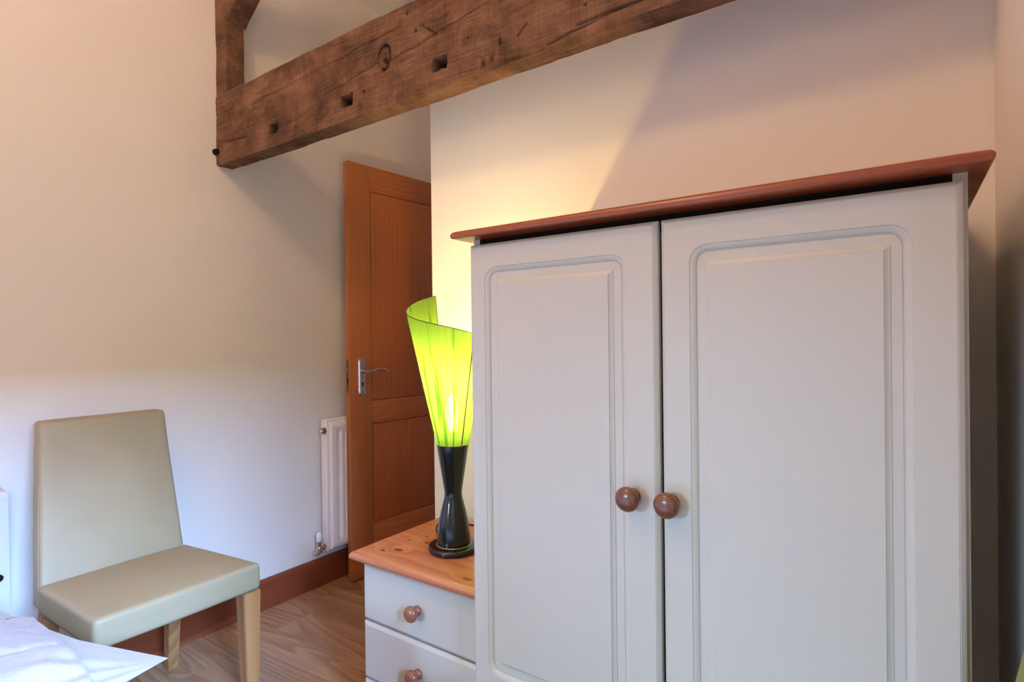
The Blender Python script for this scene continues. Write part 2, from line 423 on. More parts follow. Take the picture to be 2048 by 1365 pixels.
# right wall with a deep window opening beside the camera
bm = bmesh.new()
x0, x1 = RIGHT, RIGHT + .22
box(bm, x0, x1, .50, BACK, 0, 4.1); box(bm, x0, x1, -3.2, -1.05, 0, 4.1); box(bm, x0, x1, -1.05, .50, 0, .80); box(bm, x0, x1, -1.05, .50, 1.52, 4.1)
struct('wall_right', bm, M['plaster'])
bm = bmesh.new()
for (ya, yb, za, zb) in ((-1.05, .50, .80, .84), (-1.05, .50, 1.48, 1.52), (-1.05, -1.01, .84, 1.48), (.46, .50, .84, 1.48), (-.295, -.255, .84, 1.48)):
    box(bm, x1 - .06, x1, ya, yb, za, zb, .004)
struct('window_1', bm, M['white_wood'])
bm = bmesh.new(); box(bm, LEFT, -1.80, -3.0, -2.9, 0, 4.1); box(bm, -1.05, RIGHT, -3.0, -2.9, 0, 4.1); box(bm, -1.80, -1.05, -3.0, -2.9, 0, .85); box(bm, -1.80, -1.05, -3.0, -2.9, 1.65, 4.1)  # rear opening added and placed to aim the blue fill at the wardrobe
struct('wall_rear', bm, M['plaster'])
bm = bmesh.new()
for (xa, xb, za, zb) in ((-1.80, -1.05, .85, .89), (-1.80, -1.05, 1.61, 1.65), (-1.80, -1.76, .89, 1.61), (-1.09, -1.05, .89, 1.61)):
    box(bm, xa, xb, -2.98, -2.93, za, zb, .004)
struct('added_window', bm, M['white_wood'])  # frame of the added rear opening, out of view
# sloped ceiling rising from the left wall, then a flat part
bm = bmesh.new()
prof = [(LEFT - .25, 2.84 - .2), (LEFT, 2.84), (-.75, 4.03), (RIGHT + .6, 4.03), (RIGHT + .6, 4.15), (-.80, 4.15), (LEFT - .25, 2.99)]
a = [bm.verts.new((x, -3.2, z)) for x, z in prof]; b = [bm.verts.new((x, 2.70, z)) for x, z in prof]
for i in range(len(prof)): bm.faces.new((a[i], a[(i + 1) % len(prof)], b[(i + 1) % len(prof)], b[i]))
bm.faces.new(a); bm.faces.new(b)
struct('ceiling', bm, M['ceiling'])
def skirting(name, x0, x1, y0, y1, face, h=.127):
    """a board with a chamfered top; face: the side that shows ('X+', 'Y-')"""
    bm = bmesh.new()
    if face == 'X+':
        P = [(x0, 0), (x1, 0), (x1, h - .012), (x1 - .006, h), (x0, h)]
        a = [bm.verts.new((x, y0, z)) for x, z in P]; b = [bm.verts.new((x, y1, z)) for x, z in P]
    else:
        P = [(y1, 0), (y0, 0), (y0, h - .012), (y0 + .006, h), (y1, h)]
        a = [bm.verts.new((x0, y, z)) for y, z in P]; b = [bm.verts.new((x1, y, z)) for y, z in P]
    for i in range(5): bm.faces.new((a[i], a[(i + 1) % 5], b[(i + 1) % 5], b[i]))
    bm.faces.new(a); bm.faces.new(b)
    struct(name, bm, M['skirting'])
skirting('baseboard_left', LEFT, LEFT + .018, -2.9, 2.55, 'X+')
skirting('baseboard_back', -1.30, RIGHT, BACK - .018, BACK, 'Y-')

# ------------------------------------------------------------------ roof timbers
def timber(name, x0, x1, yf, yb, z0, z1, res=.005, amp=.003, pits=(), wane=True, seed=0, axis='X', notch=None):
    """rough sawn beam along X: one displaced skin, with mortises and nail holes sunk into the front face"""
    nx = max(2, int((x1 - x0) / res)); nz = max(2, int((z1 - z0) / res)); ny = max(2, int((yb - yf) / .004)); nk = 40
    per = []
    for k in range(nz): per.append((yf, z1 - (z1 - z0) * k / nz, 'f', k / nz))
    for k in range(ny): per.append((yf + (yb - yf) * k / ny, z0, 'b', k / ny))
    for k in range(nk): per.append((yb, z0 + (z1 - z0) * k / nk, 'k', k / nk))
    for k in range(ny): per.append((yb - (yb - yf) * k / ny, z1, 't', k / ny))
    P = len(per); co = []; gr = []
    cy, cz = (yf + yb) / 2, (z0 + z1) / 2
    for i in range(nx + 1):
        x = x0 + (x1 - x0) * i / nx
        sw = .0018 * math.sin(x * 3.1 + seed) + .0008 * math.sin(x * 7.7 + 2 * seed)
        for (y, z, s, kk) in per:
            g = 0.0
            n1 = noise.noise(Vector((x * 7 + seed, y * 25, z * 25))); n2 = noise.noise(Vector((x * 40, y * 60, z * 60 + seed))); n3 = noise.noise(Vector((x * 160, y * 20, z * 12 + seed)))
            d = amp * (n1 * 1.1 + n2 * .5 + n3 * .18)
            yy, zz = y, z
            # ragged, slightly worn arrises
            ey = min(abs(y - yf), abs(y - yb)); ez = min(abs(z - z0), abs(z - z1)); e = max(ey, ez)
            if e < .005:
                rw = (1 - e / .005) * (.0012 + .006 * max(0, noise.noise(Vector((x * 14 + seed, z * 3, y * 3)))))
                yy += rw * (1 if y < cy else -1) * .7; zz += rw * (1 if z < cz else -1) * .7
            if s == 'f': yy -= d
            elif s == 'k': yy += d
            elif s == 'b': zz -= d
            else: zz += d
            if s in 'bt': zz += sw * (1 if s == 'b' else .8)
            if s in 'fk' : zz += sw * (1 - abs(z - z0) / (z1 - z0) * .2)
            if s == 'f':
                for (px, pz, pw, ph, dep, kind) in pits:
                    if kind == 'r':
                        q = max(abs(x - px - .12 * (z - pz)) / pw, abs(z - pz) / ph) + .07 * n2
                        t_ = min(1, max(0, (1.05 - q) / .10)); yy += dep * t_; g = max(g, .85 * min(1, t_ * 1.5))
                    elif kind == 'k':      # swirling knot: a cracked ring round a plug
                        rx, rz = (x - px) / pw, (z - pz) / ph; q = math.hypot(rx, rz); an = math.atan2(rz, rx)
                        ring = math.exp(-((q - 1) / .13) ** 2) * (1 if -2.0 < an < 3.0 else .25)
                        yy += .010 * ring; g = max(g, .95 * ring)
                        if q < .9: yy -= .002 * (1 - q)
                        hole = math.exp(-(((rx - .25) / .28) ** 2 + ((rz + .35) / .3) ** 2) * 1.5)
                        yy += .02 * hole; g = max(g, .9 * hole)
                    elif kind == 'c':      # crack: (px,pz)->(pw,ph)
                        vx, vz = pw - px, ph - pz; L2 = vx * vx + vz * vz; tt = max(0, min(1, ((x - px) * vx + (z - pz) * vz) / L2))
                        off = .006 * noise.noise(Vector((x * 12, seed, 1)))
                        q = math.hypot(x - px - tt * vx, z - pz - tt * vz + off) / dep
                        if q < 2: t_ = math.exp(-q * q * 2); yy += .005 * t_; g = max(g, .7 * t_)
                    elif kind == 'h':
                        q = math.hypot((x - px) / pw, (z - pz) / ph)
                        if q < 2: t_ = math.exp(-q * q * 1.6); yy += dep * t_; g = max(g, .9 * t_)
            if notch and s == 'f' and notch(x, z): g = max(g, .6)
            co.append((x, yy, zz)); gr.append(g)
    faces = []
    for i in range(nx):
        for k in range(P):
            a = i * P + k; b_ = i * P + (k + 1) % P
            faces.append((a, b_, b_ + P, a + P))
    faces.append(tuple(range(P))[::-1]); faces.append(tuple(range(nx * P, nx * P + P)))
    me = bpy.data.meshes.new(name); me.from_pydata(co, [], faces); me.materials.append(M['beam'])
    at = me.attributes.new('pit_dark', 'FLOAT', 'POINT'); at.data.foreach_set('value', gr)
    for p in me.polygons: p.use_smooth = True
    me.update()
    o = bpy.data.objects.new(name, me); COL.objects.link(o); return o
pits = [(-1.849, 1.898, .025, .018, .045, 'r'), (-1.448, 1.899, .028, .0165, .045, 'r'), (-1.05, 1.903, .026, .0175, .045, 'r'),
        (-1.272, 1.984, .025, .036, 0, 'k'),
        (-1.142, 2.022, .006, .006, .010, 'h'), (-1.176, 2.085, .006, .008, .006, 'h'), (-.845, 1.900, .005, .017, .012, 'h'), (-.900, 1.858, .006, .012, .012, 'h'), (-.872, 1.862, .004, .012, .010, 'h'),
        (-.79, 1.893, -.762, 1.915, .004, 'c'), (-1.385, 1.872, .003, .010, .008, 'h'), (-1.365, 1.905, .008, .004, .008, 'h'), (-1.715, 1.875, .006, .004, .006, 'h'),
        (-2.22, 1.925, -2.02, 1.905, .0022, 'c'), (-2.05, 1.905, -2.0, 1.97, .003, 'c'), (-1.56, 1.945, -1.30, 1.975, .0018, 'c'), (-1.26, 1.965, -.75, 2.03, .002, 'c'), (-1.12, 2.035, -1.06, 1.985, .004, 'c'),
        (-1.04, 1.845, -1.045, 1.90, .0014, 'c'), (-.62, 1.865, -.35, 1.875, .005, 'c'), (-.70, 1.845, -.5, 1.868, .0035, 'c'), (-.6, 1.905, .0045, .004, .008, 'h'), (-.5, 1.93, .006, .006, .008, 'h'), (-.35, 1.89, .008, .01, .01, 'h'), (-.95, 1.94, .004, .004, .006, 'h'),
        (-2.0, 2.02, -1.2, 2.055, .0016, 'c'), (-1.95, 1.865, .004, .003, .006, 'h')]
o = timber('ceiling_beam', LEFT - .03, RIGHT + .03, 1.172, 1.240, 1.835, 2.113, .0026, .0022, pits, seed=3)
o['label'] = 'rough dark timber tie beam running from the left wall across the room'; o['category'] = 'beam'
# post against the left wall, standing on the tie beam, and the sloping rafter that leaves it
def vtimber(name, path_fn, n, seed, w_, dpt, label, cat, origin):
    bm = bmesh.new(); rings = []
    for i in range(n + 1):
        c, ux = path_fn(i / n)
        c = Vector(c); ux = Vector(ux); uy = Vector((0, 1, 0)); ring = []
        m_ = 12
        sq = []
        for k in range(m_): sq.append((-1 + 2 * k / m_, -1))
        for k in range(m_): sq.append((1, -1 + 2 * k / m_))
        for k in range(m_): sq.append((1 - 2 * k / m_, 1))
        for k in range(m_): sq.append((-1, 1 - 2 * k / m_))
        for (u, v) in sq:
            p = c + ux * (u * w_ / 2) + uy * (v * dpt / 2)
            nn = noise.noise(Vector((p.x * 22 + seed, p.y * 22, p.z * 9))) * .004
            cr = .94 if abs(u) > .97 and abs(v) > .97 else 1
            p = c + (p - c) * cr; p += (p - c).normalized() * nn
            ring.append(bm.verts.new(p))
        rings.append(ring)
    N = len(rings[0])
    for a, b in zip(rings, rings[1:]):
        for i in range(N): bm.faces.new((a[i], a[(i + 1) % N], b[(i + 1) % N], b[i]))
    bm.faces.new(rings[0]); bm.faces.new(rings[-1])
    o = link_bm(name, bm, M['beam'], None, smooth=60); o['label'] = label; o['category'] = cat
vtimber('timber_post', lambda t: ((LEFT + .027, 1.2145, 2.116 + t * .55), (1, 0, 0)), 60, 11, .088, .079,
        'short dark timber post against the left wall, standing on the tie beam', 'post', None)
sl = math.radians(38.7); dx, dz = math.cos(sl), math.sin(sl); nx_, nz_ = -math.sin(sl), math.cos(sl)
hw = .0675
vtimber('roof_rafter', lambda t: ((-2.168 + .004 + t * 1.75 * dx + nx_ * hw, 1.2175, 2.388 + t * 1.75 * dz + nz_ * hw), (nx_, 0, nz_)), 120, 17, .125, .090,
        'dark timber rafter sloping up from the post at the top of the left wall', 'rafter', None)
bm = bmesh.new(); lathe(bm, [(.001, .022), (.009, .021), (.012, .014), (.012, 0), (.006, -.02)], (LEFT, 1.166, 1.890), 'X', 14)
o = link_bm('iron_bolt', bm, M['dark'], None); o['label'] = 'small black iron bolt head at the wall end of the tie beam'; o['category'] = 'bolt'

# ------------------------------------------------------------------ knobs
M['knob_lit'] = wood('knob_wood_lit', 0, (168, 112, 86), (140, 86, 62), (100, 56, 38), ring=330, warp=.05, stretch=.5, rough=.3, spec=.5, coat=.4, bumps=.02, contrast=.8, fine=2)  # paler copy of the knob wood, brighter light put into its colour
def knob(parent, x, y, z, s=1.0, mat='knob'):
    """turned wooden knob whose flange sits on a surface at y, pointing to -Y"""
    bm = bmesh.new()
    prof = [(.0125, 0), (.0135, .003), (.0120, .007), (.0095, .010), (.0098, .014), (.0145, .0175), (.0175, .0185), (.0168, .0205), (.0190, .0215), (.0205, .0245), (.0206, .028), (.0188, .0325), (.0145, .036), (.008, .038), (.002, .0387)]
    lathe(bm, [(r * s, h * s) for r, h in prof], (x, y, z), 'Y', 36)
    return link_bm('knob', bm, M[mat], parent, smooth=30)

# ------------------------------------------------------------------ wardrobe
W = .93
wr = root('wardrobe', 'large ivory two door wardrobe with reddish pine cornice, beside the bedside drawers', 'wardrobe', (-.345, 1.14, 0))
bm = bmesh.new()
box(bm, -.760, -.744, W + .021, 1.37, 0, 1.3475); box(bm, .054, .070, W + .021, 1.37, 0, 1.3475)
box(bm, -.744, .054, 1.362, 1.37, .06, 1.3475); box(bm, -.744, .054, W + .03, 1.362, .36, .376); box(bm, -.744, .054, W + .03, 1.362, .06, .076)
box(bm, -.744, .054, W + .075, W + .09, 1.25, 1.327); box(bm, -.744, .054, W + .035, W + .05, 0, .06)
link_bm('body', bm, M['cabinet_side'], wr, smooth=0)
bm = bmesh.new(); box(bm, -.744, .054, .9515, 1.36, 1.327, 1.3470)
link_bm('gap_shade_panel', bm, M['gap_shade'], wr, smooth=0)  # dark board added to paint the shade in the gap under the cornice
bm = bmesh.new(); board(bm, -.788, .094, .905, 1.38, 1.3475, 1.3650, .014)
link_bm('cornice', bm, M['cornice'], wr, label='reddish brown varnished pine cornice')
def wdoor(x0, x1, G, Bd, kx, kz):
    z0, z1 = .384, 1.3345
    D = (x0, x1, z0, z1); y = W
    sp = [D + (.001, y + .018), D + (.001, y + .0075), ins(D, .0008) + (.001, y + .006), ins(D, .0022) + (.001, y + .0045), ins(D, .0060) + (.001, y + .0012), ins(D, .0075) + (.001, y + .0008), ins(D, .0078) + (.001, y)]
    r = .030
    for d, dy in ((0, 0), (.0006, .0012), (.0022, .0015), (.0046, .0022), (.0070, .0034), (.0092, .0050), (.0100, .0058), (.0104, .0072), (.0118, .0072), (.0122, .0062)):
        sp.append(ins(G, d) + (r - d, y + dy))
    for d, dy in ((0, .0062), (.0008, .0048), (.0026, .0044), (.0048, .0034), (.0068, .0020), (.0080, .0014), (.0084, .0)):
        sp.append(ins(Bd, d) + (.0006, y + dy))
    bm = bmesh.new(); loops(bm, sp)
    d = link_bm('door', bm, M['cabinet'], wr, smooth=22)
    knob(d, kx, W, kz, 1.05)
wdoor(-.758, -.3455, (-.717, -.4015, .435, 1.2845), (-.690, -.4285, .461, 1.2575), -.392, .857)
wdoor(-.3395, .0645, (-.2905, .0105, .435, 1.286), (-.2645, -.0145, .461, 1.259), -.3235, .857)
for za, zb in ((.215, .372), (.062, .211)):
    D = (-.756, .064, za, zb); bm = bmesh.new()
    loops(bm, [D + (.001, W + .018), D + (.001, W + .006), ins(D, .006) + (.001, W + .001), ins(D, .0075) + (.001, W)])
    d = link_bm('drawer', bm, M['cabinet'], wr, smooth=22)
    for kx in (-.6, -.09): knob(d, kx, W, (za + zb) / 2)

# ------------------------------------------------------------------ bedside drawers
YB = 1.0
bs = root('bedside_table', 'ivory bedside drawer unit with knotty pine top, between the door and wardrobe', 'bedside table', (-1.213, .975, 0))
bm = bmesh.new(); box(bm, -1.193, -.785, YB + .021, 1.325, .0, .5525)
link_bm('body', bm, M['cabinet_side'], bs, smooth=0)
bm = bmesh.new(); board(bm, -1.216, -.768, .973, 1.335, .5525, .5765, .018)
link_bm('top', bm, M['pine_top'], bs, label='orange knotty pine top with rounded edge')
for za, zb in ((.391, .5425), (.2345, .3855), (.078, .229)):
    D = (-1.193, -.785, za, zb); bm = bmesh.new()
    loops(bm, [D + (.001, YB + .018), D + (.001, YB + .0065), ins(D, .001) + (.001, YB + .005), ins(D, .007) + (.001, YB + .001), ins(D, .008) + (.001, YB)])
    d = link_bm('drawer', bm, M['cabinet'], bs, smooth=22)
    knob(d, -.990, YB, (za + zb) / 2, .96, 'knob_lit')

# ------------------------------------------------------------------ lamp
LX, LY, LZ = -.985, 1.132, .5768
lamp = root('table_lamp', 'lit table lamp, lime green twisted shade on a black hourglass base', 'lamp', (LX, LY, LZ))
bm = bmesh.new(); lathe(bm, [(.001, .0), (.064, .0), (.0665, .002), (.0675, .005), (.0675, .012), (.066, .015), (.063, .0165), (.001, .0165)], (LX, LY, LZ), 'Z', 64)
link_bm('base', bm, M['black_gloss'], lamp)
prof = [(.0, .0165), (.044, .0165), (.0445, .019), (.0440, .030), (.0425, .050), (.0385, .078), (.0330, .104), (.0275, .126), (.0240, .140), (.0232, .150), (.0238, .160), (.0265, .178), (.0300, .200), (.0350, .232), (.0390, .258), (.0415, .274), (.0422, .281), (.0395, .2815), (.038, .272), (0.0, .270)]
bm = bmesh.new(); lathe(bm, prof, (LX, LY, LZ), 'Z', 56, cap=False)
link_bm('stem', bm, M['black_gloss'], lamp)
bm = bmesh.new(); tube(bm, [(LX + .0452 * math.cos(a), LY + .0452 * math.sin(a), LZ + .0172) for a in [2 * PI * i / 40 for i in range(40)]], .0011, 6, True)
link_bm('collar_ring', bm, M['chrome'], lamp, label='thin bright ring at the foot of the stem')
# shade: a sheet rolled into a cone whose rim spirals down from a tall tip at the back
SH0 = LZ + .277
def shade_mesh():
    n, mz = 150, 26; co = []; an = []; fc = []
    a0 = math.radians(151)                      # the tall edge stands at the back
    for i in range(n + 1):
        t = i / n; a = a0 + t * 2 * PI * 1.04    # anticlockwise: back -> left -> front -> right
        # rim height as it winds down
        kn = [(0, .406), (.06, .392), (.12, .374), (.19, .353), (.30, .331), (.44, .308), (.53, .292), (.69, .254), (.85, .210), (1.0, .165)]
        for (ta, ha), (tb, hb) in zip(kn, kn[1:]):
            if ta <= t <= tb: H = ha + (hb - ha) * (t - ta) / (tb - ta)
        for j in range(mz + 1):
            h = H * j / mz
            r = .0405 + h * .217 + (.0015 * t)
            co.append((LX + r * math.cos(a), LY + r * math.sin(a), SH0 + h)); an.append(t)
    for i in range(n):
        for j in range(mz):
            a = i * (mz + 1) + j; fc.append((a, a + mz + 1, a + mz + 2, a + 1))
    return co, an, fc, n, mz
co, an, fc, n_, mz_ = shade_mesh()
me = bpy.data.meshes.new('shade'); me.from_pydata([(x - LX, y - LY, z - LZ) for x, y, z in co], [], fc); me.materials.append(M['shade'])
at = me.attributes.new('ang', 'FLOAT', 'POINT'); at.data.foreach_set('value', an)
for p in me.polygons: p.use_smooth = True
o = bpy.data.objects.new('shade', me); COL.objects.link(o); o.parent = lamp; o['label'] = 'lime green string shade with spiralling rim'
M['rim'] = NT('shade_rim_wire').fin(lin(70, 52, 20), .6)
bm = bmesh.new()
tube(bm, [co[i * (mz_ + 1) + mz_] for i in range(n_ + 1)], .0011, 6)
link_bm('rim_wire', bm, M['rim'], lamp)
bm = bmesh.new(); k = int(n_ * .515)
tube(bm, [(LX + (x - LX) * 1.02, LY + (y - LY) * 1.02, z) for x, y, z in (co[k * (mz_ + 1) + j] for j in range(mz_ + 1))], .0015, 6)
link_bm('seam_wire', bm, M['rim'], lamp)
bm = bmesh.new(); tube(bm, [co[j] for j in range(mz_ + 1)], .0010, 6); link_bm('edge_wire', bm, M['rim'], lamp)
bm = bmesh.new(); lathe(bm, [(.001, .262), (.012, .262), (.012, .315), (.001, .315)], (LX, LY, LZ), 'Z', 20); link_bm('bulb_holder', bm, M['white_plastic'], lamp)
bm = bmesh.new(); lathe(bm, [(.001, .315), (.009, .317), (.0135, .335), (.0165, .356), (.016, .374), (.012, .394), (.006, .410), (.001, .416)], (LX, LY, LZ), 'Z', 24)
link_bm('bulb', bm, M['bulb'], lamp)
l = bpy.data.lights.new('bulb_light', 'POINT'); l.energy = 16; l.color = (1.0, .70, .24); l.shadow_soft_size = .018
lo = bpy.data.objects.new('bulb_light', l); COL.objects.link(lo); lo.location = (0, 0, .46); lo.parent = lamp
bm = bmesh.new()
cp = [Vector(p) for p in ((-1.040, 1.150, .590), (-1.058, 1.156, .592), (-1.078, 1.166, .600), (-1.091, 1.185, .608), (-1.093, 1.210, .611), (-1.085, 1.240, .606), (-1.070, 1.270, .593), (-1.055, 1.300, .582), (-1.048, 1.328, .5797))]
cs_ = []
for i in range(len(cp) - 1):
    p0, p1, p2, p3 = cp[max(i - 1, 0)], cp[i], cp[i + 1], cp[min(i + 2, len(cp) - 1)]
    for k in range(5):
        t = k / 5; cs_.append(.5 * ((2 * p1) + (p2 - p0) * t + (2 * p0 - 5 * p1 + 4 * p2 - p3) * t * t + (3 * p1 - p0 - 3 * p2 + p3) * t ** 3))
tube(bm, cs_ + [cp[-1]], .0024, 8)
link_bm('cord', bm, M['cord'], lamp)

# ------------------------------------------------------------------ open door (local: x along the leaf from its free edge, face towards -Y)
th = math.radians(90 + 4.5)
# leaf frame: local X runs from free edge to hinge, local Y is the thickness (0 = face towards the room)
dr = bpy.data.objects.new('door_1', None); COL.objects.link(dr)
dr.location = (-2.125, 1.722, 0.006); dr.rotation_euler[2] = math.radians(90 - 4.5)
dr['kind'] = 'structure'; dr['label'] = 'open oak veneer door standing against the left wall'; dr['category'] = 'door'
# local +X -> direction (sin4.5, cos4.5); local +Y -> towards the left wall
DW, DH, DT = .762, 1.972, .035
def lbox(*a, **k): return B(*a, **k)
bm = lbox(0, .1235, 0, DT, 0, DH, bev=.0012); o = link_bm('stile', bm, M['door_oak'], dr, world=False)
bm = lbox(DW - .1235, DW, 0, DT, 0, DH, bev=.0012); o = link_bm('stile', bm, M['door_oak'], dr, world=False)
for za, zb in ((0, .243), (.727, .836), (1.851, DH)):
    bm = lbox(.1242, DW - .1242, .0004, DT - .0004, za, zb, bev=.0012); link_bm('rail', bm, M['door_rail'], dr, world=False)
for za, zb in ((.247, .723), (.840, 1.847)):
    bm = lbox(.1275, DW - .1275, .003, DT - .003, za, zb, bev=.001); bm2 = bm
    link_bm('panel', bm, M['door_panel'], dr, world=False)
bm = lbox(.120, DW - .120, .009, DT - .009, .1, DH - .05); link_bm('core', bm, M['door_oak'], dr, world=False)
# handle on its long plate
hp = bmesh.new()
def plate(bm, x0, x1, z0, z1, th_):
    pts = []
    xm = (x0 + x1) / 2; hw_ = (x1 - x0) / 2
    for i in range(13): a = PI * i / 12; pts.append((xm + hw_ * math.cos(a), z1 - .012 + .012 * math.sin(a)))
    for i in range(13): a = PI + PI * i / 12; pts.append((xm + hw_ * math.cos(a), z0 + .012 + .012 * math.sin(a)))
    ringA = [bm.verts.new((x, 0, z)) for x, z in pts]; ringB = [bm.verts.new((x, -th_ * .5, z)) for x, z in pts]
    cz = (z0 + z1) / 2
    ringC = [bm.verts.new((xm + (x - xm) * .72, -th_, cz + (z - cz) * .96)) for x, z in pts]; n = len(pts)
    for a, b in ((ringA, ringB), (ringB, ringC)):
        for i in range(n): bm.faces.new((a[i], a[(i + 1) % n], b[(i + 1) % n], b[i]))
    bm.faces.new(ringA); bm.faces.new(ringC)
HX = .064
plate(hp, HX - .021, HX + .021, .866, 1.044, .009)
h = link_bm('door_handle', hp, M['chrome'], dr, world=False, smooth=30)
def sub(name, bm, mat, parent): 
    return link_bm(name, bm, mat, parent, world=False, smooth=35)
bm = bmesh.new(); lathe(bm, [(.011, 0), (.011, .012), (.0085, .016), (.0085, .045), (.001, .047)], (HX, -.006, .984), 'Y', 24)
pts = [(HX, -.044, .984), (HX + .012, -.049, .983), (HX + .03, -.050, .985), (HX + .055, -.050, .991), (HX + .08, -.049, .991), (HX + .105, -.047, .985), (HX + .122, -.045, .976)]
sm = []
for i in range(len(pts) - 1):
    for k in range(4): sm.append(Vector(pts[i]).lerp(Vector(pts[i + 1]), k / 4))
sm.append(Vector(pts[-1])); tube(bm, sm, [.0078 - .0028 * i / len(sm) for i in range(len(sm))], 12)
sub('lever', bm, M['chrome'], h)
bm = bmesh.new(); lathe(bm, [(.0045, 0), (.0045, .0012), (.001, .0013)], (HX, -.0088, .925), 'Y', 16); box(bm, HX - .0022, HX + .0022, -.0101, -.0088, .908, .925); sub('keyhole', bm, M['dark'], h)
bm = bmesh.new()
for z in (.880, 1.030): lathe(bm, [(.0035, 0), (.0035, .001), (.001, .0014)], (HX, -.0088, z), 'Y', 12)
sub('screw', bm, M['brass'], h)
lp = link_bm('latch_plate', lbox(-.0012, .001, .007, .029, .885, 1.040), M['latch_steel'], dr, world=False)
bm = lbox(-.009, 0, .012, .024, .984, .998, bev=.001); sub('latch_bolt', bm, M['brass'], lp)
bm = lbox(-.0018, 0, .014, .022, .925, .950); sub('deadbolt_slot', bm, M['dark'], lp)

# ------------------------------------------------------------------ radiator
rd = root('radiator', 'white panel radiator on the left wall behind the open door', 'radiator', (LEFT, 1.63, .16))
XF = -2.163; XB = -2.212; Y0, Y1, Z0, Z1 = 1.628, 2.33, .168, .768
bm = bmesh.new()
box(bm, XB, XF - .012, Y0 + .001, Y1 - .001, Z0 + .006, Z1 - .002, .002)
sp = []
# front panel with pressed vertical flutes
ny, nz = 210, 46
vv = {}
for i in range(ny + 1):
    for j in range(nz + 1):
        y = Y0 + .012 + (Y1 - Y0 - .024) * i / ny; z = Z0 + .004 + (Z1 - Z0 - .008) * j / nz
        e = min(y - Y0 - .012, Y1 - .012 - y, z - Z0 - .004, Z1 - .004 - z)
        x = XF - .010 * (1 - min(1, e / .008)) ** 2
        ph = ((y - Y0 - .012 - .030) / .0333)
        fz = min(1, max(0, (min(z - Z0 - .045, Z1 - .045 - z)) / .018))
        if 0 < ph < 19.0:
            fr = ph % 1.0
            s_ = min(1, max(0, (.5 - abs(fr - .5) - .12) / .13)) ; x -= .011 * (s_ * s_ * (3 - 2 * s_)) * fz
        vv[i, j] = bm.verts.new((x, y, z))
for i in range(ny):
    for j in range(nz): bm.faces.new((vv[i, j], vv[i + 1, j], vv[i + 1, j + 1], vv[i, j + 1]))
per = [vv[i, 0] for i in range(ny + 1)] + [vv[ny, j] for j in range(1, nz + 1)] + [vv[i, nz] for i in range(ny - 1, -1, -1)] + [vv[0, j] for j in range(nz - 1, 0, -1)]
bk = [bm.verts.new((XF - .014, v.co.y, v.co.z)) for v in per]
for i in range(len(per)): bm.faces.new((per[i], per[(i + 1) % len(per)], bk[(i + 1) % len(per)], bk[i]))
link_bm('panel', bm, M['radiator'], rd, smooth=50)
bm = bmesh.new(); box(bm, XB - .004, XF - .009, Y0 - .003, Y0 + .001, Z0, Z1 + .002, .001); link_bm('end_cover', bm, M['radiator'], rd)
bm = bmesh.new(); box(bm, XB - .004, XF - .010, Y0 - .001, Y1, Z1 - .004, Z1 + .004, .0015); link_bm('top_grille', bm, M['radiator'], rd)
bm = bmesh.new(); box(bm, LEFT - .004, XB, 1.72, 1.76, .25, .70); link_bm('wall_bracket', bm, M['radiator'], rd)
bm = bmesh.new(); box(bm, LEFT - .004, XB, 2.2, 2.24, .25, .70); link_bm('wall_bracket', bm, M['radiator'], rd)
vp = bmesh.new(); lathe(vp, [(.0145, 0), (.0145, .006), (.0125, .009), (.0125, .013), (.009, .016), (.001, .017)], (-2.189, Y0 - .002, .722), 'Y', 20)
vo = link_bm('air_vent', vp, M['latch_steel'], rd, label='round grey metal air vent plug')
bm = bmesh.new(); lathe(bm, [(.006, .016), (.006, .022), (.001, .023)], (-2.189, Y0 - .002, .722), 'Y', 8); link_bm('vent_screw', bm, M['white_plastic'], vo)
bm = bmesh.new()
VX, VY = -2.192, 1.590
lathe(bm, [(.010, 0), (.010, .012), (.0075, .014), (.0075, .03)], (VX, Y0 + .002, .192), 'Y', 18)
lathe(bm, [(.0125, .135 - .135), (.0135, .004), (.0135, .022), (.0105, .026), (.0105, .046), (.012, .048), (.012, .058)], (VX, VY, .170), 'Z', 18)
lathe(bm, [(.0155, 0), (.0155, .010), (.0125, .012)], (VX, Y0 - .008, .192), 'Y', 6)
tube(bm, [(VX, VY, .174), (VX - .004, VY, .166), (VX - .012, VY, .163), (LEFT, VY, .163)], .0072, 12)
lathe(bm, [(.014, 0), (.014, .008)], (VX, VY, .170), 'Z', 6)
va = link_bm('valve', bm, M['chrome'], rd, label='chrome lockshield valve')
bm = bmesh.new(); lathe(bm, [(.0125, .0), (.0135, .002), (.0135, .028), (.011, .036), (.005, .040), (.001, .041)], (VX, VY, .222), 'Z', 20); link_bm('valve_cap', bm, M['white_plastic'], va)

# ------------------------------------------------------------------ chair
ch = root('dining_chair', 'cream leather chair with oak legs against the left wall', 'chair', (-1.78, .72, 0))
def c8(x0, x1, ya0, yb0, ya1, yb1, z0, z1):
    return [[[(x0, ya0, z0), (x0, ya0, z1)], [(x0, yb0, z0), (x0, yb0, z1)]], [[(x1, ya1, z0), (x1, ya1, z1)], [(x1, yb1, z0), (x1, yb1, z1)]]]
# seat
def sb(u, v, w_):
    f = math.sin(PI * u) * math.sin(PI * v)
    return (.003 * math.sin(PI * v) * max(0, u - .5) * 2, 0, (.010 * f if w_ > .5 else -.004 * f))
bm = bmesh.new()
cs = c8(-1.934, -1.571, .507, .893, .517, .940, .402, .479)
pad(bm, cs, .014, 20, sb, 1, .0012)
link_bm('seat', bm, M['leather'], ch, smooth=80)
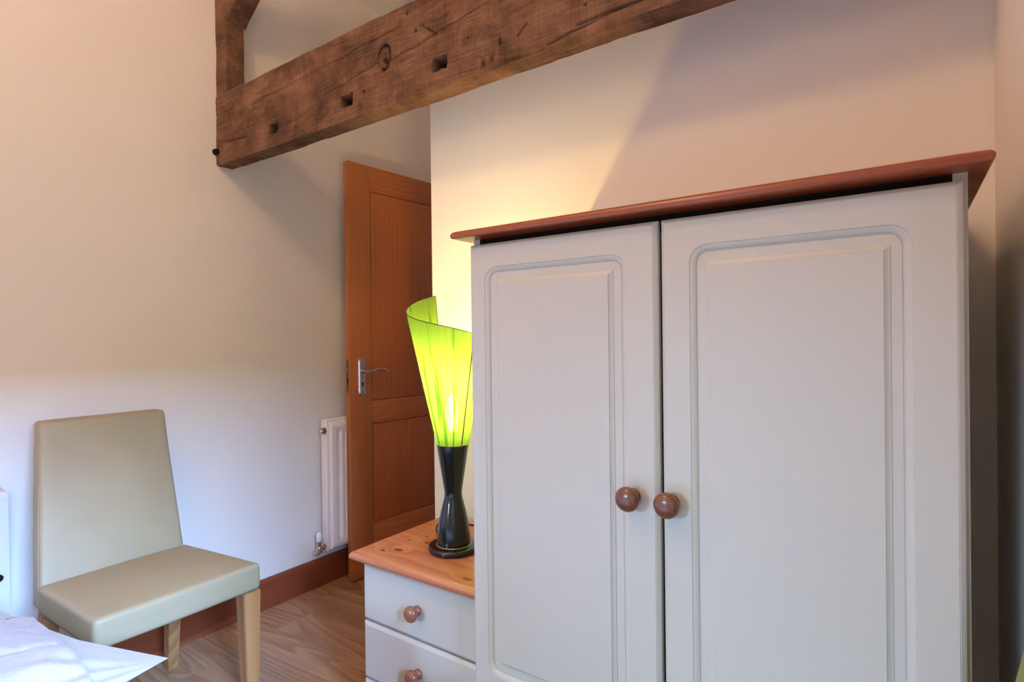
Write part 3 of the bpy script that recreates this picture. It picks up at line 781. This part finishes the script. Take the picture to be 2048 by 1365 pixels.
# backrest: leans back; bottom stands behind the seat
bx0, bx1 = -1.932, -2.105       # front face x at z .405 and .903
def backc(front, back_):
    return [[[(bx0 - back_, .512, .405), (bx1 - back_, .566, .903)], [(bx0 - back_, .896, .405), (bx1 - back_, .909, .903)]],
            [[(bx0, .512, .405), (bx1, .566, .903)], [(bx0, .896, .405), (bx1, .909, .903)]]]
def bb(u, v, w_):
    f = math.sin(PI * v) * math.sin(PI * min(1, w_ * 1.0))
    return (.009 * f * u + .004 * u * math.sin(PI * v), 0, 0)
bm = bmesh.new(); pad(bm, backc(0, .062), .011, 22, bb, 5, .0012)
# keep the very top clear of the wall
bk = link_bm('backrest', bm, M['leather'], ch, smooth=80)
def seam(pts, name='seam', par=ch, r=.0008):
    bm = bmesh.new(); tube(bm, pts, r, 6); link_bm(name, bm, M['stitch'], par)
def L3(a, b, n=24): return [Vector(a).lerp(Vector(b), i / n) for i in range(n + 1)]
seam(L3((bx0 - .010, .512, .42), (bx1 - .010, .5655, .890)), par=bk)
seam(L3((bx1 - .010, .58, .9035), (bx1 - .010, .898, .9035)), par=bk)
seam([(-1.5695 , .528 + .402 * i / 24, .4700 + .0015 * math.sin(PI * i / 24)) for i in range(25)])
def legc(xt, yt, xb, yb_, st, sb_, zt):
    bm = bmesh.new(); a = []; b = []
    for sx, sy in ((-1, -1), (1, -1), (1, 1), (-1, 1)):
        a.append(bm.verts.new((xb + sx * sb_ / 2, yb_ + sy * sb_ / 2, 0))); b.append(bm.verts.new((xt + sx * st / 2, yt + sy * st / 2, zt)))
    for i in range(4): bm.faces.new((a[i], a[(i + 1) % 4], b[(i + 1) % 4], b[i]))
    bm.faces.new(a); bm.faces.new(b)
    bmesh.ops.bevel(bm, geom=list(bm.edges), offset=.0018, segments=2, affect='EDGES')
    link_bm('leg', bm, M['leg'], ch, smooth=30)
legc(-1.600, .913, -1.606, .921, .050, .033, .400)
legc(-1.606, .536, -1.612, .533, .040, .033, .400)
legc(-1.960, .868, -2.112, .921, .042, .034, .404)
legc(-1.960, .545, -2.112, .548, .042, .034, .404)
bm = bmesh.new(); box(bm, -1.94, -1.625, .555, .88, .385, .403); link_bm('seat_frame', bm, M['leg'], ch)

# ------------------------------------------------------------------ bed
bed = root('bed', 'bed with white headboard against the left wall, covered in white sheet', 'bed', (-1.2, -.2, 0))
bm = bmesh.new()
P = [(-2.222, 0), (-2.130, 0), (-2.130, .697), (-2.142, .708), (-2.205, .714), (-2.222, .708)]
a = [bm.verts.new((x, -.98, z)) for x, z in P]; b = [bm.verts.new((x, .498, z)) for x, z in P]
for i in range(len(P)): bm.faces.new((a[i], a[(i + 1) % len(P)], b[(i + 1) % len(P)], b[i]))
bm.faces.new(a); bm.faces.new(b)
bmesh.ops.bevel(bm, geom=[e for e in bm.edges], offset=.002, segments=2, affect='EDGES')
link_bm('headboard', bm, M['white_wood'], bed, smooth=30, label='white painted headboard')
bm = bmesh.new(); lathe(bm, [(.010, 0), (.010, .004), (.008, .006), (.001, .0065)], (-2.130, .474, .466), 'X', 20); link_bm('bolt_cap', bm, M['dark'], bed, label='small dark round cap on the headboard')
bm = bmesh.new(); pad(bm, c8(-2.12, -.22, -.96, .365, -.96, .365, .28, .495), .035, 26, None, 2, .004); link_bm('mattress', bm, M['sheet'], bed, smooth=80)
bm = bmesh.new(); box(bm, -2.12, -.22, -.95, .35, .14, .278, .005); link_bm('bed_base', bm, M['white_wood'], bed)
for x in (-2.05, -.30):
    for y in (-.88, .28):
        bm = bmesh.new(); box(bm, x - .025, x + .025, y - .025, y + .025, 0, .139, .002); link_bm('leg', bm, M['white_wood'], bed)

# pillow (heightfield pair with a drawn-out corner), and the towel that follows its top
CA = {(0, 0): (-1.84, -.34), (1, 0): (-1.05, -.30), (0, 1): (-1.84, .356), (1, 1): (-1.125, .487)}
def pxy(u, v):
    x = sum(CA[a, b][0] * (u if a else 1 - u) * (v if b else 1 - v) for a in (0, 1) for b in (0, 1))
    y = sum(CA[a, b][1] * (u if a else 1 - u) * (v if b else 1 - v) for a in (0, 1) for b in (0, 1))
    # sides drawn in between the corners
    y -= .006 * math.sin(PI * min(1, max(0, u))) * (v ** 6); x -= .030 * math.sin(PI * min(1, max(0, v))) * u ** 6
    return x, y
ZM = .497
def edge_z(u, v):
    t = max(0, (v - .75) / .25) * max(0, (u - .62) / .38)
    return ZM + .030 + .022 * t
def ptop(u, v):
    a = max(0, 1 - abs(2 * u - 1) ** 2.6) ** .8; b = max(0, 1 - abs(2 * v - 1) ** 2.0) ** .95
    x, y = pxy(u, v)
    wr_ = .0065 * noise.noise(Vector((x * 6, y * 18, 2))) + .0036 * noise.noise(Vector((x * 20, y * 45, 7)))
    # creases fanning out of the pointed corner
    du, dv = 1 - u, 1 - v; q = math.atan2(dv, du + 1e-6)
    fan = .0055 * math.sin(q * 15) * math.exp(-((math.hypot(du, dv) - .16) / .15) ** 2)
    return edge_z(u, v) + .072 * a * b + (wr_ + fan) * min(1, 3 * a * b)
def pbot(u, v):
    a = max(0, 1 - abs(2 * u - 1) ** 3) ** .6; b = max(0, 1 - abs(2 * v - 1) ** 3) ** .6
    e = edge_z(u, v)
    return max(ZM + .001, e - .06 * a * b) if v < .9 else e - min(.06 * a * b, e - ZM - .001) 
def sheet2(name, top, bot, nu, nv, xy):
    bm = bmesh.new(); T = {}; Bt = {}
    for i in range(nu + 1):
        for j in range(nv + 1):
            u = .5 - .5 * math.cos(PI * i / nu); v = .5 - .5 * math.cos(PI * j / nv)
            x, y = xy(u, v); T[i, j] = bm.verts.new((x, y, top(u, v)))
            if 0 < i < nu and 0 < j < nv: Bt[i, j] = bm.verts.new((x, y, bot(u, v)))
            else: Bt[i, j] = T[i, j]
    for i in range(nu):
        for j in range(nv):
            bm.faces.new((T[i, j], T[i + 1, j], T[i + 1, j + 1], T[i, j + 1]))
            q = [Bt[i, j], Bt[i, j + 1], Bt[i + 1, j + 1], Bt[i + 1, j]]
            try: bm.faces.new(q)
            except ValueError: pass
    return bm
bm = sheet2('pillow', ptop, pbot, 90, 90, pxy)
o = link_bm('pillow', bm, M['linen'], None, smooth=80, origin=(-1.45, .05, ZM)); o['label'] = 'plump white cotton pillow with a pointed corner, on the bed'; o['category'] = 'pillow'
# towel: folded double, lying on the pillow
def uv_of(x, y):
    u, v = (x + 1.85) / .76, (y + .32) / .72
    for _ in range(12):
        X, Y = pxy(min(1, max(0, u)), min(1, max(0, v))); u += (x - X) / .76; v += (y - Y) / .72
    return min(1, max(0, u)), min(1, max(0, v))
def towel_layer(bm, x0, x1, y0, y1, lift, thick, ro, seed):
    nu, nv = 90, 90; T = {}; Bt = {}
    for i in range(nu + 1):
        for j in range(nv + 1):
            a, b_ = i / nu, j / nv
            lx, ly = (x1 - x0) * (a - 1), (y1 - y0) * (b_ - 1)
            X = x1 + lx * math.cos(ro) - ly * math.sin(ro); Y = y1 + lx * math.sin(ro) + ly * math.cos(ro)
            X += .004 * noise.noise(Vector((a * 6, b_ * 6, seed))); Y += .004 * noise.noise(Vector((a * 6, b_ * 6, seed + 5)))
            u, v = uv_of(X, Y); z = ptop(u, v)
            z = max(z, ZM + .010)
            e = min(a, 1 - a, b_, 1 - b_) * .4
            rd_ = math.sqrt(max(0, 1 - (1 - min(1, e / .010)) ** 2))
            n_ = .0045 * noise.noise(Vector((X * 16, Y * 16, seed))) +   .0030 * noise.noise(Vector((X * 150, Y * 190, seed))) + .0010 * noise.noise(Vector((X * 420, Y * 420, seed)))
            wv = .009 * math.exp(-((a - .42 - .12 * b_) / .02) ** 2) + .007 * math.exp(-((b_ - .62 + .2 * a) / .02) ** 2)
            zt = z + lift + thick * (.45 + .55 * rd_) + (n_ - wv) * rd_
            T[i, j] = bm.verts.new((X, Y, zt)); Bt[i, j] = bm.verts.new((X, Y, z + lift + .002 + .25 * thick * (1 - rd_)))
    for i in range(nu):
        for j in range(nv):
            bm.faces.new((T[i, j], T[i + 1, j], T[i + 1, j + 1], T[i, j + 1])); bm.faces.new((Bt[i, j], Bt[i, j + 1], Bt[i + 1, j + 1], Bt[i + 1, j]))
    ring = [(i, 0) for i in range(nu)] + [(nu, j) for j in range(nv)] + [(i, nv) for i in range(nu, 0, -1)] + [(0, j) for j in range(nv, 0, -1)]
    for k in range(len(ring)):
        a, b_ = ring[k], ring[(k + 1) % len(ring)]; bm.faces.new((T[a], T[b_], Bt[b_], Bt[a]))
bm = bmesh.new(); towel_layer(bm, -1.545, -1.10, -.15, 0.373, .002, .017, math.radians(-4.1), 3)
o = link_bm('towel', bm, M['towel'], None, smooth=80, origin=(-1.3, .1, .58)); o['label'] = 'folded white terry towel lying on the pillow'; o['category'] = 'towel'

# ------------------------------------------------------------------ curtain at the right-hand window
def curtain():
    bm = bmesh.new(); n, mz = 80, 60; V = {}
    for j in range(mz + 1):
        z = .45 + (1.66 - .45) * j / mz
        # outline: hangs straight from the rail, gathered by a tie at z ~1.02, flares below
        tie = math.exp(-((z - 1.05) / .22) ** 2)
        ye = .68 - .05 * tie if z > 1.05 else .63 + .19 * (min(.42, 1.05 - z) / .26) ** 1.25
        ys = .40
        for i in range(n + 1):
            t = i / n; y = ys + (ye - ys) * t
            wv = .010 * math.sin(t * 2 * PI * 6) * (1 - .4 * tie)
            V[i, j] = bm.verts.new((.112 + wv - .012 * math.sin(PI * t), y, z))
    for i in range(n):
        for j in range(mz): bm.faces.new((V[i, j], V[i + 1, j], V[i + 1, j + 1], V[i, j + 1]))
    ex = bmesh.ops.solidify(bm, geom=list(bm.faces), thickness=.002)
    return bm
cu = root('curtain', 'pale lime green curtain by the right wall, in front of the wardrobe', 'curtain', (.112, .40, .45))
link_bm('cloth', curtain(), M['curtain'], cu, smooth=60)
bm = bmesh.new(); tube(bm, [(.105, -1.2, 1.67), (.105, .70, 1.67)], .011, 14); lathe(bm, [(.02, 0), (.02, .01), (.001, .012)], (.105, -1.2, 1.67), 'Y', 14)
for y in (-1.1, .66): tube(bm, [(.105, y, 1.67), (RIGHT, y, 1.67)], .007, 8)
link_bm('curtain_rail', bm, M['chrome'], cu)
